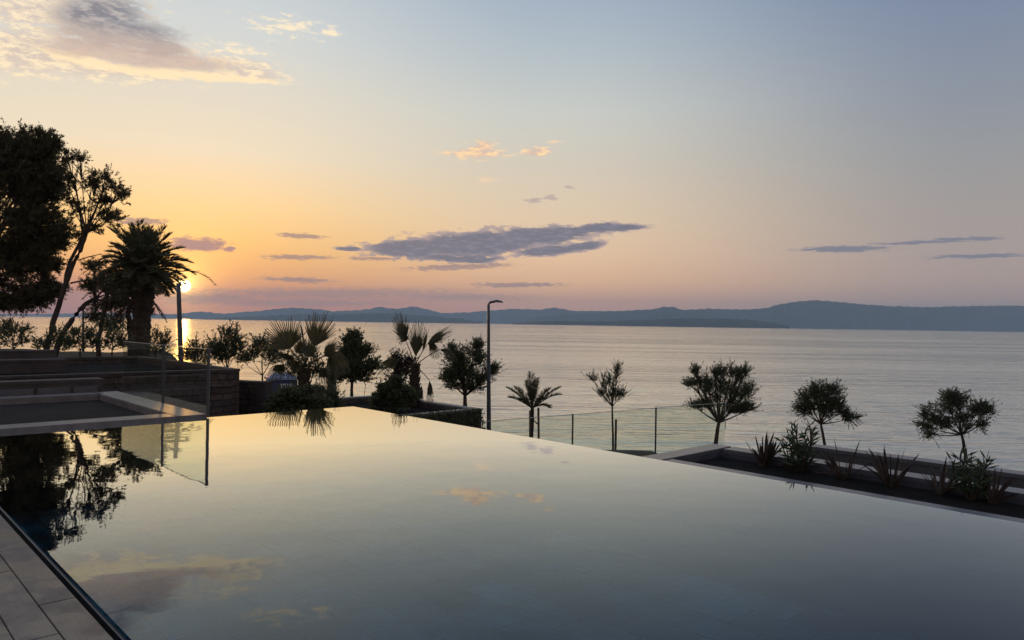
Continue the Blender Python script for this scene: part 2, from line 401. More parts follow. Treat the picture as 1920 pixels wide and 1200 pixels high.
M_hill = noisy('hill_scrub', (.035, .045, .035), (.075, .085, .065), .004, .95, .1, .5, .1)
hill('far_hills', [(-700,592),(-300,588),(-100,588),(40,589),(180,587),(330,589),(375,584),(420,588),(470,584),(545,577),(600,580),(625,584),(660,582),(690,580),(712,575),(730,578),(748,579),(775,574),(800,580),(830,587),(870,586),(910,583),(960,579),(1010,580),(1040,577),(1080,583),(1150,583),(1230,582),(1300,588),(1500,590),(1700,600),(2100,606)], 16500, M_hill, 3)
hill('hills', [(960,606),(1020,592),(1100,588),(1160,583),(1222,580),(1245,575),(1265,576),(1278,581),(1330,579),(1400,580),(1435,578),(1460,571),(1500,565),(1530,563),(1580,567),(1620,571),(1680,574),(1740,576),(1800,574),(1900,573),(2050,578),(2300,585),(2700,600)], 12500, M_hill, 9)
hill('near_hills', [(380,597),(480,593),(560,589),(640,589),(720,587),(800,592),(860,597),(905,603)], 9800, M_hill, 5, 1200)
hill('low_island', [(960,606),(1040,602),(1120,603),(1200,600),(1280,597),(1350,597),(1400,599),(1440,604),(1480,611)], 7500, M_hill, 15, 700)

# ================================================================ pool
def pool_water_fn(k, o):
    v = k.n('ShaderNodeNewGeometry').outputs['Position']
    n1 = k.noise(v, 1.6, 2, .4); n2 = k.noise(v, 7, 2, .5)
    b = k.n('ShaderNodeBump'); b.inputs['Strength'].default_value = 1; b.inputs['Distance'].default_value = .0021
    k.put(b.inputs['Height'], k.m('ADD', n1, k.m('MULTIPLY', n2, .12)))
    fr = k.n('ShaderNodeFresnel'); fr.inputs[0].default_value = 1.95; k.nt.links.new(b.outputs[0], fr.inputs[1])
    gl = k.n('ShaderNodeBsdfGlossy'); gl.inputs['Roughness'].default_value = .0; gl.inputs['Color'].default_value = (.90, .97, 1, 1); k.nt.links.new(b.outputs[0], gl.inputs['Normal'])
    tr = k.n('ShaderNodeBsdfTransparent'); tr.inputs[0].default_value = (.40, .62, .74, 1)
    ms = k.n('ShaderNodeMixShader'); k.put(ms.inputs[0], k.m('MINIMUM', k.m('MULTIPLY', k.m('POWER', fr.outputs[0], 2.55), 7.2), .985)); k.nt.links.new(tr.outputs[0], ms.inputs[1]); k.nt.links.new(gl.outputs[0], ms.inputs[2])
    k.nt.links.new(ms.outputs[0], o.inputs[0])
M_pool = mat('pool_water', pool_water_fn)
def tile_fn(k, o):
    v = objco(k); mp = k.n('ShaderNodeMapping'); k.put(mp.inputs[0], v); mp.inputs[2].default_value = (0, 0, R_(46.8))
    br = k.n('ShaderNodeTexBrick'); k.put(br.inputs['Vector'], mp.outputs[0]); br.offset = .5
    for nm, val in (('Color1', (.014, .065, .085, 1)), ('Color2', (.10, .27, .30, 1)), ('Mortar', (.012, .04, .05, 1)), ('Scale', 1), ('Brick Width', .62), ('Row Height', .42), ('Mortar Size', .012), ('Bias', 0)):
        br.inputs[nm].default_value = val
    c = k.mix(.85, br.outputs[0], k.ramp(k.noise(v, 1.3, 6, .65), [(.38, (.2,)*3), (.62, (1.7,)*3)]), 'MULTIPLY')
    principled(k, o, c, .5)
M_tile = mat('pool_tile', tile_fn)
S1 = 15.0; T1 = (st(atz(0, 946, 0))[1] + st(atz(252, 1200, 0))[1])/2; print('T1', T1)
mb = MB(); mb.quad(P(0, T1, 0), P(S1, T1, 0), P(S1, 0, 0), P(0, 0, 0))
tag(mb.build('pool_water', M_pool), kind='structure')
pb = MB()
pb.prism(rect(.25, S1-.02, .25, T1), -1.25, -1.05)
tag(pb.build('pool_floor', M_tile), kind='structure')
dp = atz(1597, 1128, -1.05); dr_ = empty('floor_drain', dp, 'round dark drain on the pool floor near the lower right', 'drain')
for nm, ra, z0, z1, mm in (('ring', .20, -.002, .006, 'M_weir'), ('grate', .165, .0062, .012, 'M_slot')):
    q = MB(); q.prism([(dp.x+ra*math.cos(a*math.pi/16), dp.y+ra*math.sin(a*math.pi/16)) for a in range(32)], dp.z+z0, dp.z+z1); q.build(nm, globals()[mm], dr_)
pw = MB()
pw.prism(rect(-.012, .25, -.012, 2.62), -2.2, -.006)
pw.prism(rect(.25, S1, -.012, .25), -2.2, -.006)
pw.prism(rect(.0, S1, -.075, -.013), -2.2, -.035)
pw.prism(rect(.0, .25, 2.62, T1), -2.2, -.05)
pw.prism(rect(.25, S1, T1+.001, T1+.02), -2.2, -.02)
pw.prism(rect(S1, S1+.3, -.012, T1), -2.2, .0)
tag(pw.build('pool_wall', M_weir), kind='structure')
# overflow channel and tiled deck at lower left
ch = MB(); ch.prism(rect(-.02, S1, T1+.02, T1+.075), -.3, -.075)
tag(ch.build('channel_bed', M_slot), kind='structure')
def deck_fn(k, o):
    v = objco(k); mp = k.n('ShaderNodeMapping'); mp.vector_type = 'TEXTURE'; k.put(mp.inputs[0], v)
    q = P(0, T1+.075, 0); mp.inputs[1].default_value = q; mp.inputs[2].default_value = (0, 0, math.atan2(e1.y, e1.x))
    br = k.n('ShaderNodeTexBrick'); k.put(br.inputs['Vector'], mp.outputs[0]); br.offset = .42
    for nm, val in (('Color1', (.075, .062, .057, 1)), ('Color2', (.15, .122, .112, 1)), ('Mortar', (.018, .016, .015, 1)), ('Scale', 1), ('Brick Width', 1.2), ('Row Height', .176), ('Mortar Size', .0), ('Bias', 0)):
        br.inputs[nm].default_value = val
    st_ = k.n('ShaderNodeMapping'); k.put(st_.inputs[0], mp.outputs[0]); st_.inputs[3].default_value = (3, 40, 1)
    gr = k.noise(st_.outputs[0], 1.4, 6, .65)
    gi = k.n('ShaderNodeNewGeometry').outputs['Random Per Island']; bc = k.ramp(gi, [(0, (.055, .043, .038)), (1, (.125, .10, .09))])
    c = k.mix(.8, bc, k.ramp(gr, [(.3, (.55,)*3), (.7, (1.25,)*3)]), 'MULTIPLY')
    wet = k.mr(k.noise(mp.outputs[0], 2.0, 5, .6), .42, .56)
    c = k.mix(wet, c, k.mix(1.0, c, (.62, .62, .64, 1), 'MULTIPLY'))
    h = k.m('MULTIPLY', gr, .5)
    principled(k, o, c, k.m('SUBTRACT', .50, k.m('MULTIPLY', wet, .24)), h, .22, .0015, .5)
M_deck = mat('deck_tile', deck_fn)
dk = MB(); rr = random.Random(4)
for row in range(14):
    ta = T1+.075+row*.176; off = (row*.47) % 1.2
    for q in range(16):
        a0 = -1.2+off+q*1.2; dz = rr.uniform(-.0012, .0012)
        dk.prism(rect(max(a0, -1), a0+1.195, ta, ta+.171), -.02, .018+dz)
tag(dk.build('pool_deck', M_deck, bevel=.0025), kind='structure')
db = MB(); db.prism(rect(-1.02, S1+4, T1+.078, T1+2.56), -.3, -.0205); db.prism(rect(-1.02, S1+4, T1+2.561, T1+12), -.3, .017)
tag(db.build('deck_base', M_slot2, bevel=0), kind='structure')

# basin beside the pool: raised coping round a covered floor
bs = empty('covered_basin', P(-2.3, 5, -.5), 'low grey basin with pale stone coping beyond the left end of the pool', 'basin')
zc = .05
fl = MB(); fl.prism(rect(-4.32, -.46, 3.05, 13), -.4, -.07); fl.build('cover', M_cover, bs)
def copings(segs, name, m, parent, z0, z1, bev=.012):
    for (a, b, c, d) in segs:
        q = MB(); q.prism(rect(a, b, c, d), z0, z1); q.build(name, m, parent, bevel=bev)
copings([(-.46, -.005, 3.072, 13), (-4.76, -4.32, 3.072, 13), (-4.76, -.005, 2.62, 3.07)], 'coping', M_coping, bs, -.5, zc)
bw = MB(); bw.prism(rect(-4.70, -.03, 2.66, 3.04), -1.95, -.501); bw.prism(rect(-4.70, -4.35, 3.05, 13), -1.95, -.501); bw.build('wall', M_render, bs)
# ================================================================ left terraces
def wall_block(name, label, cat, s0, s1, t0, t1, z0, ztop, m, soil=None, rim=.3, m_rim=M_coping, group=None):
    r = empty(name, P((s0+s1)/2, (t0+t1)/2, z0), label, cat, group)
    b = MB(); b.prism(rect(s0, s1, t0, t1), z0, ztop-.07 if soil is None else soil-.1); b.build('wall', m, r)
    if soil is None:
        q = MB(); q.prism(rect(s0-.02, s1+.02, t0-.02, t1+.02), ztop-.069, ztop); q.build('coping', m_rim, r, bevel=.01)
    else:
        for (a, b_, c, d) in ((s0, s0+rim, t0, t1), (s1-rim, s1, t0, t1), (s0+rim+.002, s1-rim-.002, t0, t0+rim), (s0+rim+.002, s1-rim-.002, t1-rim, t1)):
            q = MB(); q.prism(rect(a, b_, c, d), soil-.099, ztop-.061); q.build('wall', m, r)
            e = .02
            q = MB(); q.prism(rect(a-e if a == s0 else a+e, b_+e if b_ == s1 else b_-e, c-e, d+e) if (b_-a) < 1.01*rim else rect(a+e, b_-e, c-(e if c == t0 else -e), d+(e if d == t1 else -e)), ztop-.06, ztop); q.build('coping', m_rim, r, bevel=.008)
        q = MB(); q.prism(rect(s0+rim, s1-rim, t0+rim, t1-rim), soil-.098, soil); q.build('soil', M_soil, r)
    return r
wall_block('panelled_wall', 'low grey wall with flat door panels right behind the far coping of the basin', 'wall', -5.35, -4.95, 2.85, 14, -1.9, .30, M_render, m_rim=M_render)
pr = [o for o in bpy.data.objects if o.name.startswith('panelled_wall')][0]
for (a, b) in ((2.95, 3.38), (3.44, 4.0), (4.06, 4.6)):
    q = MB(); q.prism(rect(-4.95+.001, -4.925, a, b), -.35, .16); q.build('door_panel', M_panel, pr, bevel=.006)
wall_block('stepped_wall', 'low stone step wall at the foot of the terrace planter behind the glass', 'wall', -6.995, -6.7, -.55, 2.8, -1.9, -.10, M_stone, m_rim=M_stone)
wall_block('terrace_planter', 'long raised stone planter terrace with pale rim, its corner left of the blue cabin', 'planter', -15.0, -7.0, -.86, 16, -1.9, .27, M_stone, soil=.06, rim=.22, m_rim=M_render)
wall_block('divider_wall', 'narrow pale topped wall crossing the terrace planter, lower of the two at far left', 'wall', -11.4, -11.0, 2.2, 14, .061, .41, M_render, m_rim=M_render)
wall_block('garden_wall', 'long pale topped garden wall under the seaside bushes at far left', 'wall', -15.6, -15.05, 1.6, 18, -1.9, .50, M_render, m_rim=M_render)
# wall with pillar next to the cabin
def free_wall(name, label, p0, p1, th, z0, zt, m, cop=M_render):
    d = (p1-p0); d.z = 0; n_ = Vector((-d.y, d.x, 0)).normalized()*th/2; r = empty(name, ((p0+p1)/2).xy.to_3d() + Vector((0, 0, z0)), label, 'wall')
    poly = [p0-n_, p1-n_, p1+n_, p0+n_]; b = MB(); b.prism(poly, z0, zt-.06); b.build('wall', m, r)
    e = d.normalized()*.02; n2 = n_*(1+.04/th)
    b = MB(); b.prism([p0-n2-e, p1-n2+e, p1+n2+e, p0+n2-e], zt-.059, zt); b.build('coping', cop, r, bevel=.006); return r
a_ = at(430, 712, 20.6); b_ = at(488, 714, 20.2)
free_wall('stone_wall', 'lower stone wall between the terrace planter corner and the blue cabin', a_, b_, .3, -1.9, a_.z, M_stone)
a_ = at(488.5, 716, 20.1); b_ = at(504, 717, 20.0)
free_wall('wall_pillar', 'square grey pillar at the end of the lower stone wall before the cabin', a_, b_, .34, -1.9, a_.z+.02, M_render)['category'] = 'pillar'

# portable toilet cabin
def cabin():
    Y = 31.0; c0 = at(504, 712, Y); z1 = c0.z; z0 = hgt(c0.x, c0.y)-.1; w = 1.12
    ang_ = R_(24); ax = Vector((math.cos(ang_), math.sin(ang_), 0)); ay = Vector((-math.sin(ang_), math.cos(ang_), 0))
    o_ = Vector((c0.x, c0.y, 0)); r = empty('portable_toilet', o_ + ax*w/2 + ay*w/2 + Vector((0, 0, z0)), 'blue grey portable toilet cabin with pale hipped roof behind the stone wall', 'toilet cabin')
    Pq = lambda a, b: o_ + ax*a + ay*b
    b = MB(); b.prism([Pq(0, 0), Pq(w, 0), Pq(w, w), Pq(0, w)], z0, z1-.02); b.build('body', M_plas, r, bevel=.02)
    for t in (0, w):                               # corner ribs
        q = MB(); q.prism([Pq(t-.04, -.035), Pq(t+.04, -.035), Pq(t+.04, -.002), Pq(t-.04, -.002)], z0, z1-.03); q.build('corner_post', M_plas, r)
    d = MB(); d.prism([Pq(.14, -.03), Pq(w-.14, -.03), Pq(w-.14, -.003), Pq(.14, -.003)], z0+.12, z1-.16); dr = d.build('door', M_plas, r)
    h = MB(); h.prism([Pq(.2, -.05), Pq(.24, -.05), Pq(.24, -.031), Pq(.2, -.031)], z1-1.25, z1-1.05); h.build('handle', M_steel, dr)
    # roof: overhanging eave then hipped lid
    e = .07; b = MB(); lo = [Pq(-e, -e), Pq(w+e, -e), Pq(w+e, w+e), Pq(-e, w+e)]; i_ = .2; hi = [Pq(i_, i_), Pq(w-i_, i_), Pq(w-i_, w-i_), Pq(i_, w-i_)]
    b.prism(lo, z1-.019, z1+.07)
    lo = [q+Vector((0, 0, z1+.07)) for q in lo]; hi = [q+Vector((0, 0, z1+.25)) for q in hi]
    b.quad(*hi)
    for k in range(4): b.quad(lo[k], lo[(k+1) % 4], hi[(k+1) % 4], hi[k])
    b.build('roof', M_roofp, r)
    # pale lettering on the front, illegible at this distance: four upright glyphs
    zt = z1-.34; x = .46
    for strokes in ('T', 'O', 'I', 'A'):
        m_ = MB(); S = lambda a0, a1, h0, h1: m_.prism([Pq(x+a0, -.046), Pq(x+a1, -.046), Pq(x+a1, -.0305), Pq(x+a0, -.0305)], zt+h0, zt+h1)
        if strokes == 'T': S(0, .1, .13, .16); S(.035, .065, 0, .129)
        if strokes == 'O': S(0, .03, 0, .16); S(.07, .1, 0, .16); S(.031, .069, .13, .16); S(.031, .069, 0, .03)
        if strokes == 'I': S(.03, .06, 0, .16)
        if strokes == 'A': S(0, .03, 0, .13); S(.07, .1, 0, .13); S(.0, .1, .131, .16); S(.031, .069, .06, .08)
        m_.build('letter', M_white, r); x += .13
    q = MB(); q.prism([Pq(-.032, .12), Pq(-.003, .12), Pq(-.003, .32), Pq(-.032, .32)], z1-.20, z1-.13); q.build('sticker', M_orange, r)
cabin()

# middle planter whose corner stands by the lamp
cc = atz(903, 766, -1.0); s_, t_ = st(cc)
wall_block('hedge_planter', 'raised planter with pale rim and overgrown front face left of the tall lamp', 'planter', s_-5.2, s_, t_, t_+7, -1.95, -1.0, M_render, soil=-1.2, rim=.28)
HP = (s_, t_)
# right hand planters
cr = atz(1337, 832, -.1); s2, t2 = st(cr)
RP = (s2, t2)
wall_block('long_planter', 'long dark planter bed with pale coping beside the infinity edge at right', 'planter', s2, 17, t2, -.36, -1.95, -.1, M_conc2, soil=-.21, rim=.30, m_rim=M_edge)
cw = atz(1532, 833, -.6); s3, t3 = st(cw)
wall_block('boundary_wall', 'dark grey boundary wall with pale top beyond the long planter at right', 'wall', s3-.3, 22, t3, t3+.32, -2.2, -.6, M_conc2, m_rim=M_edge)

# ================================================================ glass
def glass_fn(k, o):
    fr = k.n('ShaderNodeFresnel'); bf = k.n('ShaderNodeNewGeometry').outputs['Backfacing']
    k.put(fr.inputs[0], k.m('ADD', 1.5, k.m('MULTIPLY', bf, 1/1.5-1.5)))
    gl = k.n('ShaderNodeBsdfGlossy'); gl.inputs['Roughness'].default_value = .01
    tr = k.n('ShaderNodeBsdfTransparent'); tr.inputs[0].default_value = (.93, .965, .935, 1)
    ms = k.n('ShaderNodeMixShader'); k.put(ms.inputs[0], fr.outputs[0]); k.nt.links.new(tr.outputs[0], ms.inputs[1]); k.nt.links.new(gl.outputs[0], ms.inputs[2])
    k.nt.links.new(ms.outputs[0], o.inputs[0])
M_glass = mat('pane_glass', glass_fn)
M_gedge = noisy('glass_edge', (.30, .36, .33), (.38, .44, .40), 4, .2, .02, .001, .6)
def glass_fence(name, label, pts, posts, z0, zt, th=.012):
    """pts: corners of successive panes (top edge height zt may vary per point)"""
    r = empty(name, Vector((pts[0].x, pts[0].y, z0)), label, 'glass fence')
    for a, b in zip(pts, pts[1:]):
        d = (b-a); d.z = 0; d.normalize(); n_ = Vector((-d.y, d.x, 0))*th/2; a2 = a + d*.012; b2 = b - d*.012
        q = MB(); q.prism([a2-n_, b2-n_, b2+n_, a2+n_], z0, zt-.012); p = q.build('pane', M_glass, r)
        q = MB(); q.prism([a2-n_, b2-n_, b2+n_, a2+n_], zt-.011, zt); q.build('edge', M_gedge, p)
    for w in posts:
        b = pts[w]; q = MB(); q.prism([b+Vector((x, y, 0)) for x, y in ((-.019, -.019), (.019, -.019), (.019, .019), (-.019, .019))], z0, zt+.01); q.build('post', M_steel, r, bevel=.004)
    return r
g0 = atz(386.5, 784, 0); g0 = P(*st(g0), 0); s0, t0 = st(g0)
glass_fence('glass_fence', 'clear glass fence with dark posts on the coping at the pool left end', [P(s0-.04, t0-.04), P(s0-2.1, t0-.04), P(s0-4.5, t0-.04)], [0, 1], zc-.03, 1.08)
zt = -.56
fa = atz(903, 790, zt); fb = atz(1360, 754.5, zt); fd = fb-fa
def onfence(px):
    # point of the fence line seen at column px
    best = min((abs(px - q[0]), q[1]) for q in [(960+F*((fa+fd*t-CAM).dot(RT))/((fa+fd*t-CAM).dot(Fw)), t) for t in np.linspace(0, 1, 800)]); return fa+fd*best[1]
glass_fence('glass_fence', 'long clear glass fence from the tall lamp to the planter at right', [fa, onfence(1074), onfence(1230), fb], [1, 2], -1.75, zt)
r_ = [o for o in bpy.data.objects if o.name == 'glass_fence.001'][0]
q = MB(); n_ = Vector((-fd.y, fd.x, 0)).normalized()*.008; dd = Vector((fd.x, fd.y, 0)).normalized()*.02
q.prism([fb-n_+dd*.2, fb-n_+dd, fb+n_+dd, fb+n_+dd*.2], -1.3, zt+.004); q.build('edge', M_gedge, r_)

# ================================================================ lamps, railing, poles
def lamp(label, px_top, px_base, y_top, y_base, Y, r0, r1, arm, group='street lamps'):
    tp = at(px_top, y_top, Y); bp = at(px_base, y_base, Y); d = (bp-tp)/(bp.z-tp.z); zg = hgt(bp.x, bp.y)-.05; bp = tp + d*(zg-tp.z)
    r = empty('street_lamp', bp, label, 'street lamp', group)
    q = MB(); k = 12; q.tube([bp + (tp-bp)*(i/k) for i in range(k+1)], [r0+(r1-r0)*i/k for i in range(k+1)], 12); q.build('pole', M_metal, r, smooth=True)
    q = MB(); q.tube([bp, bp+(tp-bp)*.005, bp+(tp-bp)*.006], [r0*2, r0*2, r0*1.2], 12); q.build('base_plate', M_metal, r)
    if arm:
        A = Vector((arm, 0, 0)); q = MB(); pts = [tp + Vector((0, 0, -.02))]
        for i in range(7):
            a = i/6*math.pi/2; pts.append(tp + Vector((abs(arm)*.28*(1-math.cos(a))*(1 if arm > 0 else -1), 0, .13*math.sin(a))))
        pts.append(tp + A*.45 + Vector((0, 0, .15)))
        q.tube(pts, [r1*.95]*len(pts), 10); q.build('arm', M_metal, r, smooth=True)
        h = MB(); a0 = tp + A*.4; n0 = len(h.v)
        prof = [(0, .09, .05), (.25, .13, .075), (.6, .13, .06), (.85, .09, .035), (1.0, .03, .012)]
        for (t, w, hh) in prof:
            c = a0 + A*.62*t + Vector((0, 0, .15 - .02*t))
            h.v += [tuple(c+Vector((0, -w, -.03))), tuple(c+Vector((0, w, -.03))), tuple(c+Vector((0, w*.5, hh))), tuple(c+Vector((0, -w*.5, hh)))]
        for i in range(len(prof)-1):
            for j in range(4): h.f.append((4*i+j, 4*i+(j+1) % 4, 4*i+4+(j+1) % 4, 4*i+4+j))
        h.f.append((3, 2, 1, 0)); e_ = 4*len(prof)-4; h.f.append((e_, e_+1, e_+2, e_+3)); h.build('lamp_head', M_metal, r)
    return r
lamp('tall dark street lamp with short bent arm beside the hedge planter', 916, 916.5, 572, 800, 30.0, .115, .052, .58)
lamp('leaning street lamp post directly in front of the low sun', 334.5, 339.5, 531, 680, 22.0, .085, .06, 0)
lamp('thin distant lamp post among the pine trunks at far left', 156, 156, 574, 640, 44, .07, .05, 0)
# shoreline railing
def railing(pxs, label):
    Y = 58.5; b = [at(p, 700, Y) for p in pxs]; z0 = -5.45; zt_ = -4.42
    r = empty('railing', Vector((b[0].x, b[0].y, z0)), label, 'railing', 'shore railings')
    for p in b: q = MB(); q.tube([(p.x, p.y, z0), (p.x, p.y, zt_)], .022, 6); q.build('post', M_steel, r)
    q = MB(); q.tube([(b[0].x, b[0].y, zt_), (b[-1].x, b[-1].y, zt_)], .02, 6); q.build('rail', M_steel, r)
railing([606, 627, 648], 'thin metal railing on the shore left of the round tree trunk')
railing([664, 671, 686, 706], 'thin metal railing on the shore right of the round tree trunk')
pp = at(683, 722, 58); q = empty('signal_pole', Vector((pp.x, pp.y, -5.45)), 'thin upright pole on the shore behind the railing', 'pole')
m_ = MB(); m_.tube([(pp.x-.12, pp.y, -5.45), (pp.x+.1, pp.y, pp.z)], .022, 6); m_.build('shaft', M_steel, q); m_ = MB(); m_.tube([(pp.x+.1, pp.y, pp.z), (pp.x+.1, pp.y, pp.z+.06)], .05, 8); m_.build('cap', M_steel, q)

# ================================================================ plants
def sph(n, rr=None):
    d = nrm(RNG.normal(size=(n, 3))); r = RNG.random((n, 1))**(1/2.4) if rr is None else rr; return d*r
def bend(a, b, sag, n=6):
    a = Vector(a); b = Vector(b); return [a.lerp(b, i/n) + Vector((0, 0, sag*math.sin(math.pi*i/n))) for i in range(n+1)]
def crown_tree(name, label, cat, Y, base, fork, tr, blobs, leaf, m, twig=.35, ntw=26, nlf=22, sub=.34, up=.5, spread=.5, group=None,
               clus=9, bark=M_bark, trunk_pts=None, extra=None, dense=1.0, zg=None, parts=('trunk', 'crown'), root=None, limb=.5):
    """base, fork in px; blobs = (cx,cy,rx,ry[,weight]) in px at depth Y; each blob carries clusters of leafy twigs on limbs"""
    k = Y/F; bp = at(*base, Y); fp = at(*fork, Y); gz = hgt(bp.x, bp.y)-.08 if zg is None else zg
    foot = Vector((bp.x, bp.y, min(gz, bp.z)))
    if root is None: root = empty(name, foot, label, cat, group)
    mb = MB()
    pts = [foot] + ([at(*q, Y) for q in trunk_pts] if trunk_pts else [bp]) + [fp]
    if (pts[1]-pts[0]).length < .02: pts.pop(1)
    fine = []
    for a, b in zip(pts, pts[1:]):
        for i in range(3): fine.append(a.lerp(b, i/3) + Vector((RNG.normal()*tr*.18, RNG.normal()*tr*.18, 0))*(1 if fine else 0))
    fine.append(fp); n = len(fine)
    mb.tube(fine, [tr*(1.15-.45*i/(n-1)) for i in range(n)], 9)
    LV = []
    for b in blobs:
        cx, cy, rx, ry = b[:4]; wgt = b[4] if len(b) > 4 else 1
        c = np.array(at(cx, cy, Y)); R = np.array([rx*k, (rx+ry)/2*k*.8, ry*k])
        mb.tube(bend(fp, Vector(c), -.03*(Vector(c)-fp).length), [tr*limb*q for q in (1, .84, .72, .6, .48, .36, .24)], 6)
        nc = max(4, int(clus*wgt*1.7)); off = sph(nc)*R
        ctr = c + off*.86; ctr[0] = c
        for q in ctr[1:]:
            mb.tube(bend(c - (c-np.array(fp))*.25, q, .04), [tr*.2, tr*.18, tr*.15, tr*.13, tr*.11, tr*.08, tr*.05], 5, cap=False)
        nt = max(4, int(ntw*dense*.8))
        for q in ctr:
            dirs = nrm(sph(nt, np.ones((nt, 1))) + (q-np.array(fp))/max(.1, np.linalg.norm(q-np.array(fp)))*.7 + np.array([0, 0, up]))
            st_ = q + sph(nt)*R*sub*1.6
            L = twig*(.6+.8*RNG.random((nt, 1)))
            # twig wood
            for a, d, l in zip(st_[::3], dirs[::3], L[::3]):
                mb.tube([a, a+d*l*.9], [.006*Y/30, .003*Y/30], 3, cap=False)
            t = RNG.random((nt, nlf, 1))
            Pp = st_[:, None, :] + dirs[:, None, :]*(L[:, None, :]*t)
            Dd = nrm(dirs[:, None, :] + RNG.normal(size=(nt, nlf, 3))*spread)
            ll = leaf[0]*(.6+.7*RNG.random(nt*nlf))
            LV.append(leafq(Pp.reshape(-1, 3), Dd.reshape(-1, 3), ll, ll*leaf[1]/leaf[0]))
        # shoots breaking the outline
        nsp = int(16*wgt) + 3; o_ = sph(nsp, np.ones((nsp, 1))); s0_ = c + o_*R*.75; d0 = nrm(o_*np.array([1, 1, .8]) + np.array([0, 0, up*.8]))
        l0 = twig*(.9+1.0*RNG.random((nsp, 1)))
        for a, d, l in zip(s0_, d0, l0): mb.tube([a, a+d*l*.9], [.007*Y/30, .003*Y/30], 3, cap=False)
        t = RNG.random((nsp, nlf, 1)); Pp = s0_[:, None, :] + d0[:, None, :]*(l0[:, None, :]*t); Dd = nrm(d0[:, None, :] + RNG.normal(size=(nsp, nlf, 3))*spread)
        ll = leaf[0]*(.6+.7*RNG.random(nsp*nlf)); LV.append(leafq(Pp.reshape(-1, 3), Dd.reshape(-1, 3), ll, ll*leaf[1]/leaf[0]))
    mb.build(parts[0], bark, root, smooth=True)
    quads(parts[1], np.concatenate(LV), m, root)
    return root
PINES = 'pines behind the left terrace'
# big dense pine at the left margin
crown_tree('pine_tree', 'huge dense dark pine filling the left margin of the view', 'pine tree', 43, (-60, 660), (-50, 520), .35,
    [(-90,330,120,110,1.6),(-20,400,110,110,1.6),(40,320,62,70,1.6),(30,270,62,34),(85,275,34,30),(60,400,62,70,1.6),(100,360,24,40,.7),(70,460,50,26),(100,450,32,16,.6),(20,490,86,55,1.4),(-60,540,90,50,1.2),(70,545,46,30,.9),(20,560,50,24,.9),(100,540,20,13,.5),(-10,480,60,60,1.2),(75,345,52,50,1.4),(70,430,60,50,1.4),(45,470,70,40,1.2),(60,300,50,40,1.2),(90,500,30,16,.7),(40,565,40,18,.8),(55,340,50,50,1.3),(10,300,60,50,1.3),(-100,450,120,110,1.4)],
    (.17, .045), L_pine, twig=.36, ntw=20, nlf=24, sub=.17, up=.15, spread=.8, clus=13, limb=.3, group=PINES, trunk_pts=[(-60,640),(-62,580)])
# tall leaning pine: trunk rising to an airy crown
def leaning():
    Y = 42; rt = crown_tree('pine_tree', 'tall leaning pine with airy crown between the huge pine and the date palm', 'pine tree', Y, (84, 652), (163, 436), .145,
    [(200,338,26,24,1.3),(222,368,20,32,1.2),(195,378,32,30,1.4),(212,408,28,18,1),(180,345,18,24,.9),(150,300,18,14,.7),(128,300,18,18,.7),(136,335,26,24,.9),(150,395,26,20,.8),(205,405,26,14,.8),(128,375,20,18,.6),(178,430,26,14,.7),(120,320,14,20,.5),(170,350,14,12,.4),(142,440,18,10,.4),(120,425,20,12,.5)],
    (.14, .04), L_pine, twig=.24, ntw=9, nlf=16, sub=.13, up=.35, spread=.9, clus=6, limb=.28, group=PINES, trunk_pts=[(92,630),(104,590),(118,545),(133,505),(150,470),(157,450)])
    k = MB(); k.tube([at(*q, Y) for q in ((122,536),(124,515),(131,490),(146,462),(160,430),(178,396),(196,352))], [.11,.10,.09,.085,.07,.05,.03], 7)
    k.tube([at(*q, Y) for q in ((157,450),(152,415),(146,375),(140,335))], [.08,.06,.045,.03], 6)
    k.tube([at(*q, Y) for q in ((132,531),(150,527),(170,526),(186,520))], [.05,.045,.035,.02], 6)
    k.tube([at(*q, Y) for q in ((146,488),(165,482),(190,476))], [.035,.03,.02], 6)
    k.build('limb', M_bark, rt, smooth=True)
leaning()
crown_tree('pine_tree', 'slender pine bending right under the date palm crown', 'pine tree', 40, (100, 655), (178, 560), .14,
    [(172,536,20,10,.7),(205,548,30,13,.9),(190,575,26,13,.8),(222,570,22,14,.8),(180,590,18,8,.5),(206,530,30,12,.8),(178,500,24,10,.6)],
    (.13, .035), L_pine, twig=.3, ntw=14, nlf=20, sub=.3, up=.2, spread=.8, clus=8, group=PINES, trunk_pts=[(112,636),(130,608),(150,580),(163,568)])
crown_tree('pine_tree', 'thin crooked pine close to the left of the date palm trunk', 'pine tree', 38, (185, 656), (200, 545), .11,
    [(196,600,30,14,.6),(215,612,22,12,.5),(226,560,18,18,.7),(200,520,22,14,.6)],
    (.13, .035), L_pine, twig=.3, ntw=11, nlf=16, sub=.3, up=.2, spread=.8, clus=7, group=PINES, trunk_pts=[(184,640),(190,610),(196,580)])
crown_tree('pine_tree', 'young pine whose straight trunk touches the date palm trunk', 'pine tree', 38.5, (246, 656), (240, 560), .15,
    [(232,530,22,24,.8),(226,590,14,14,.5),(244,500,20,22,.7)], (.13, .035), L_pine, twig=.3, ntw=12, nlf=16, sub=.3, up=.2, spread=.8, clus=7, group=PINES, trunk_pts=[(245,630),(240,590)])

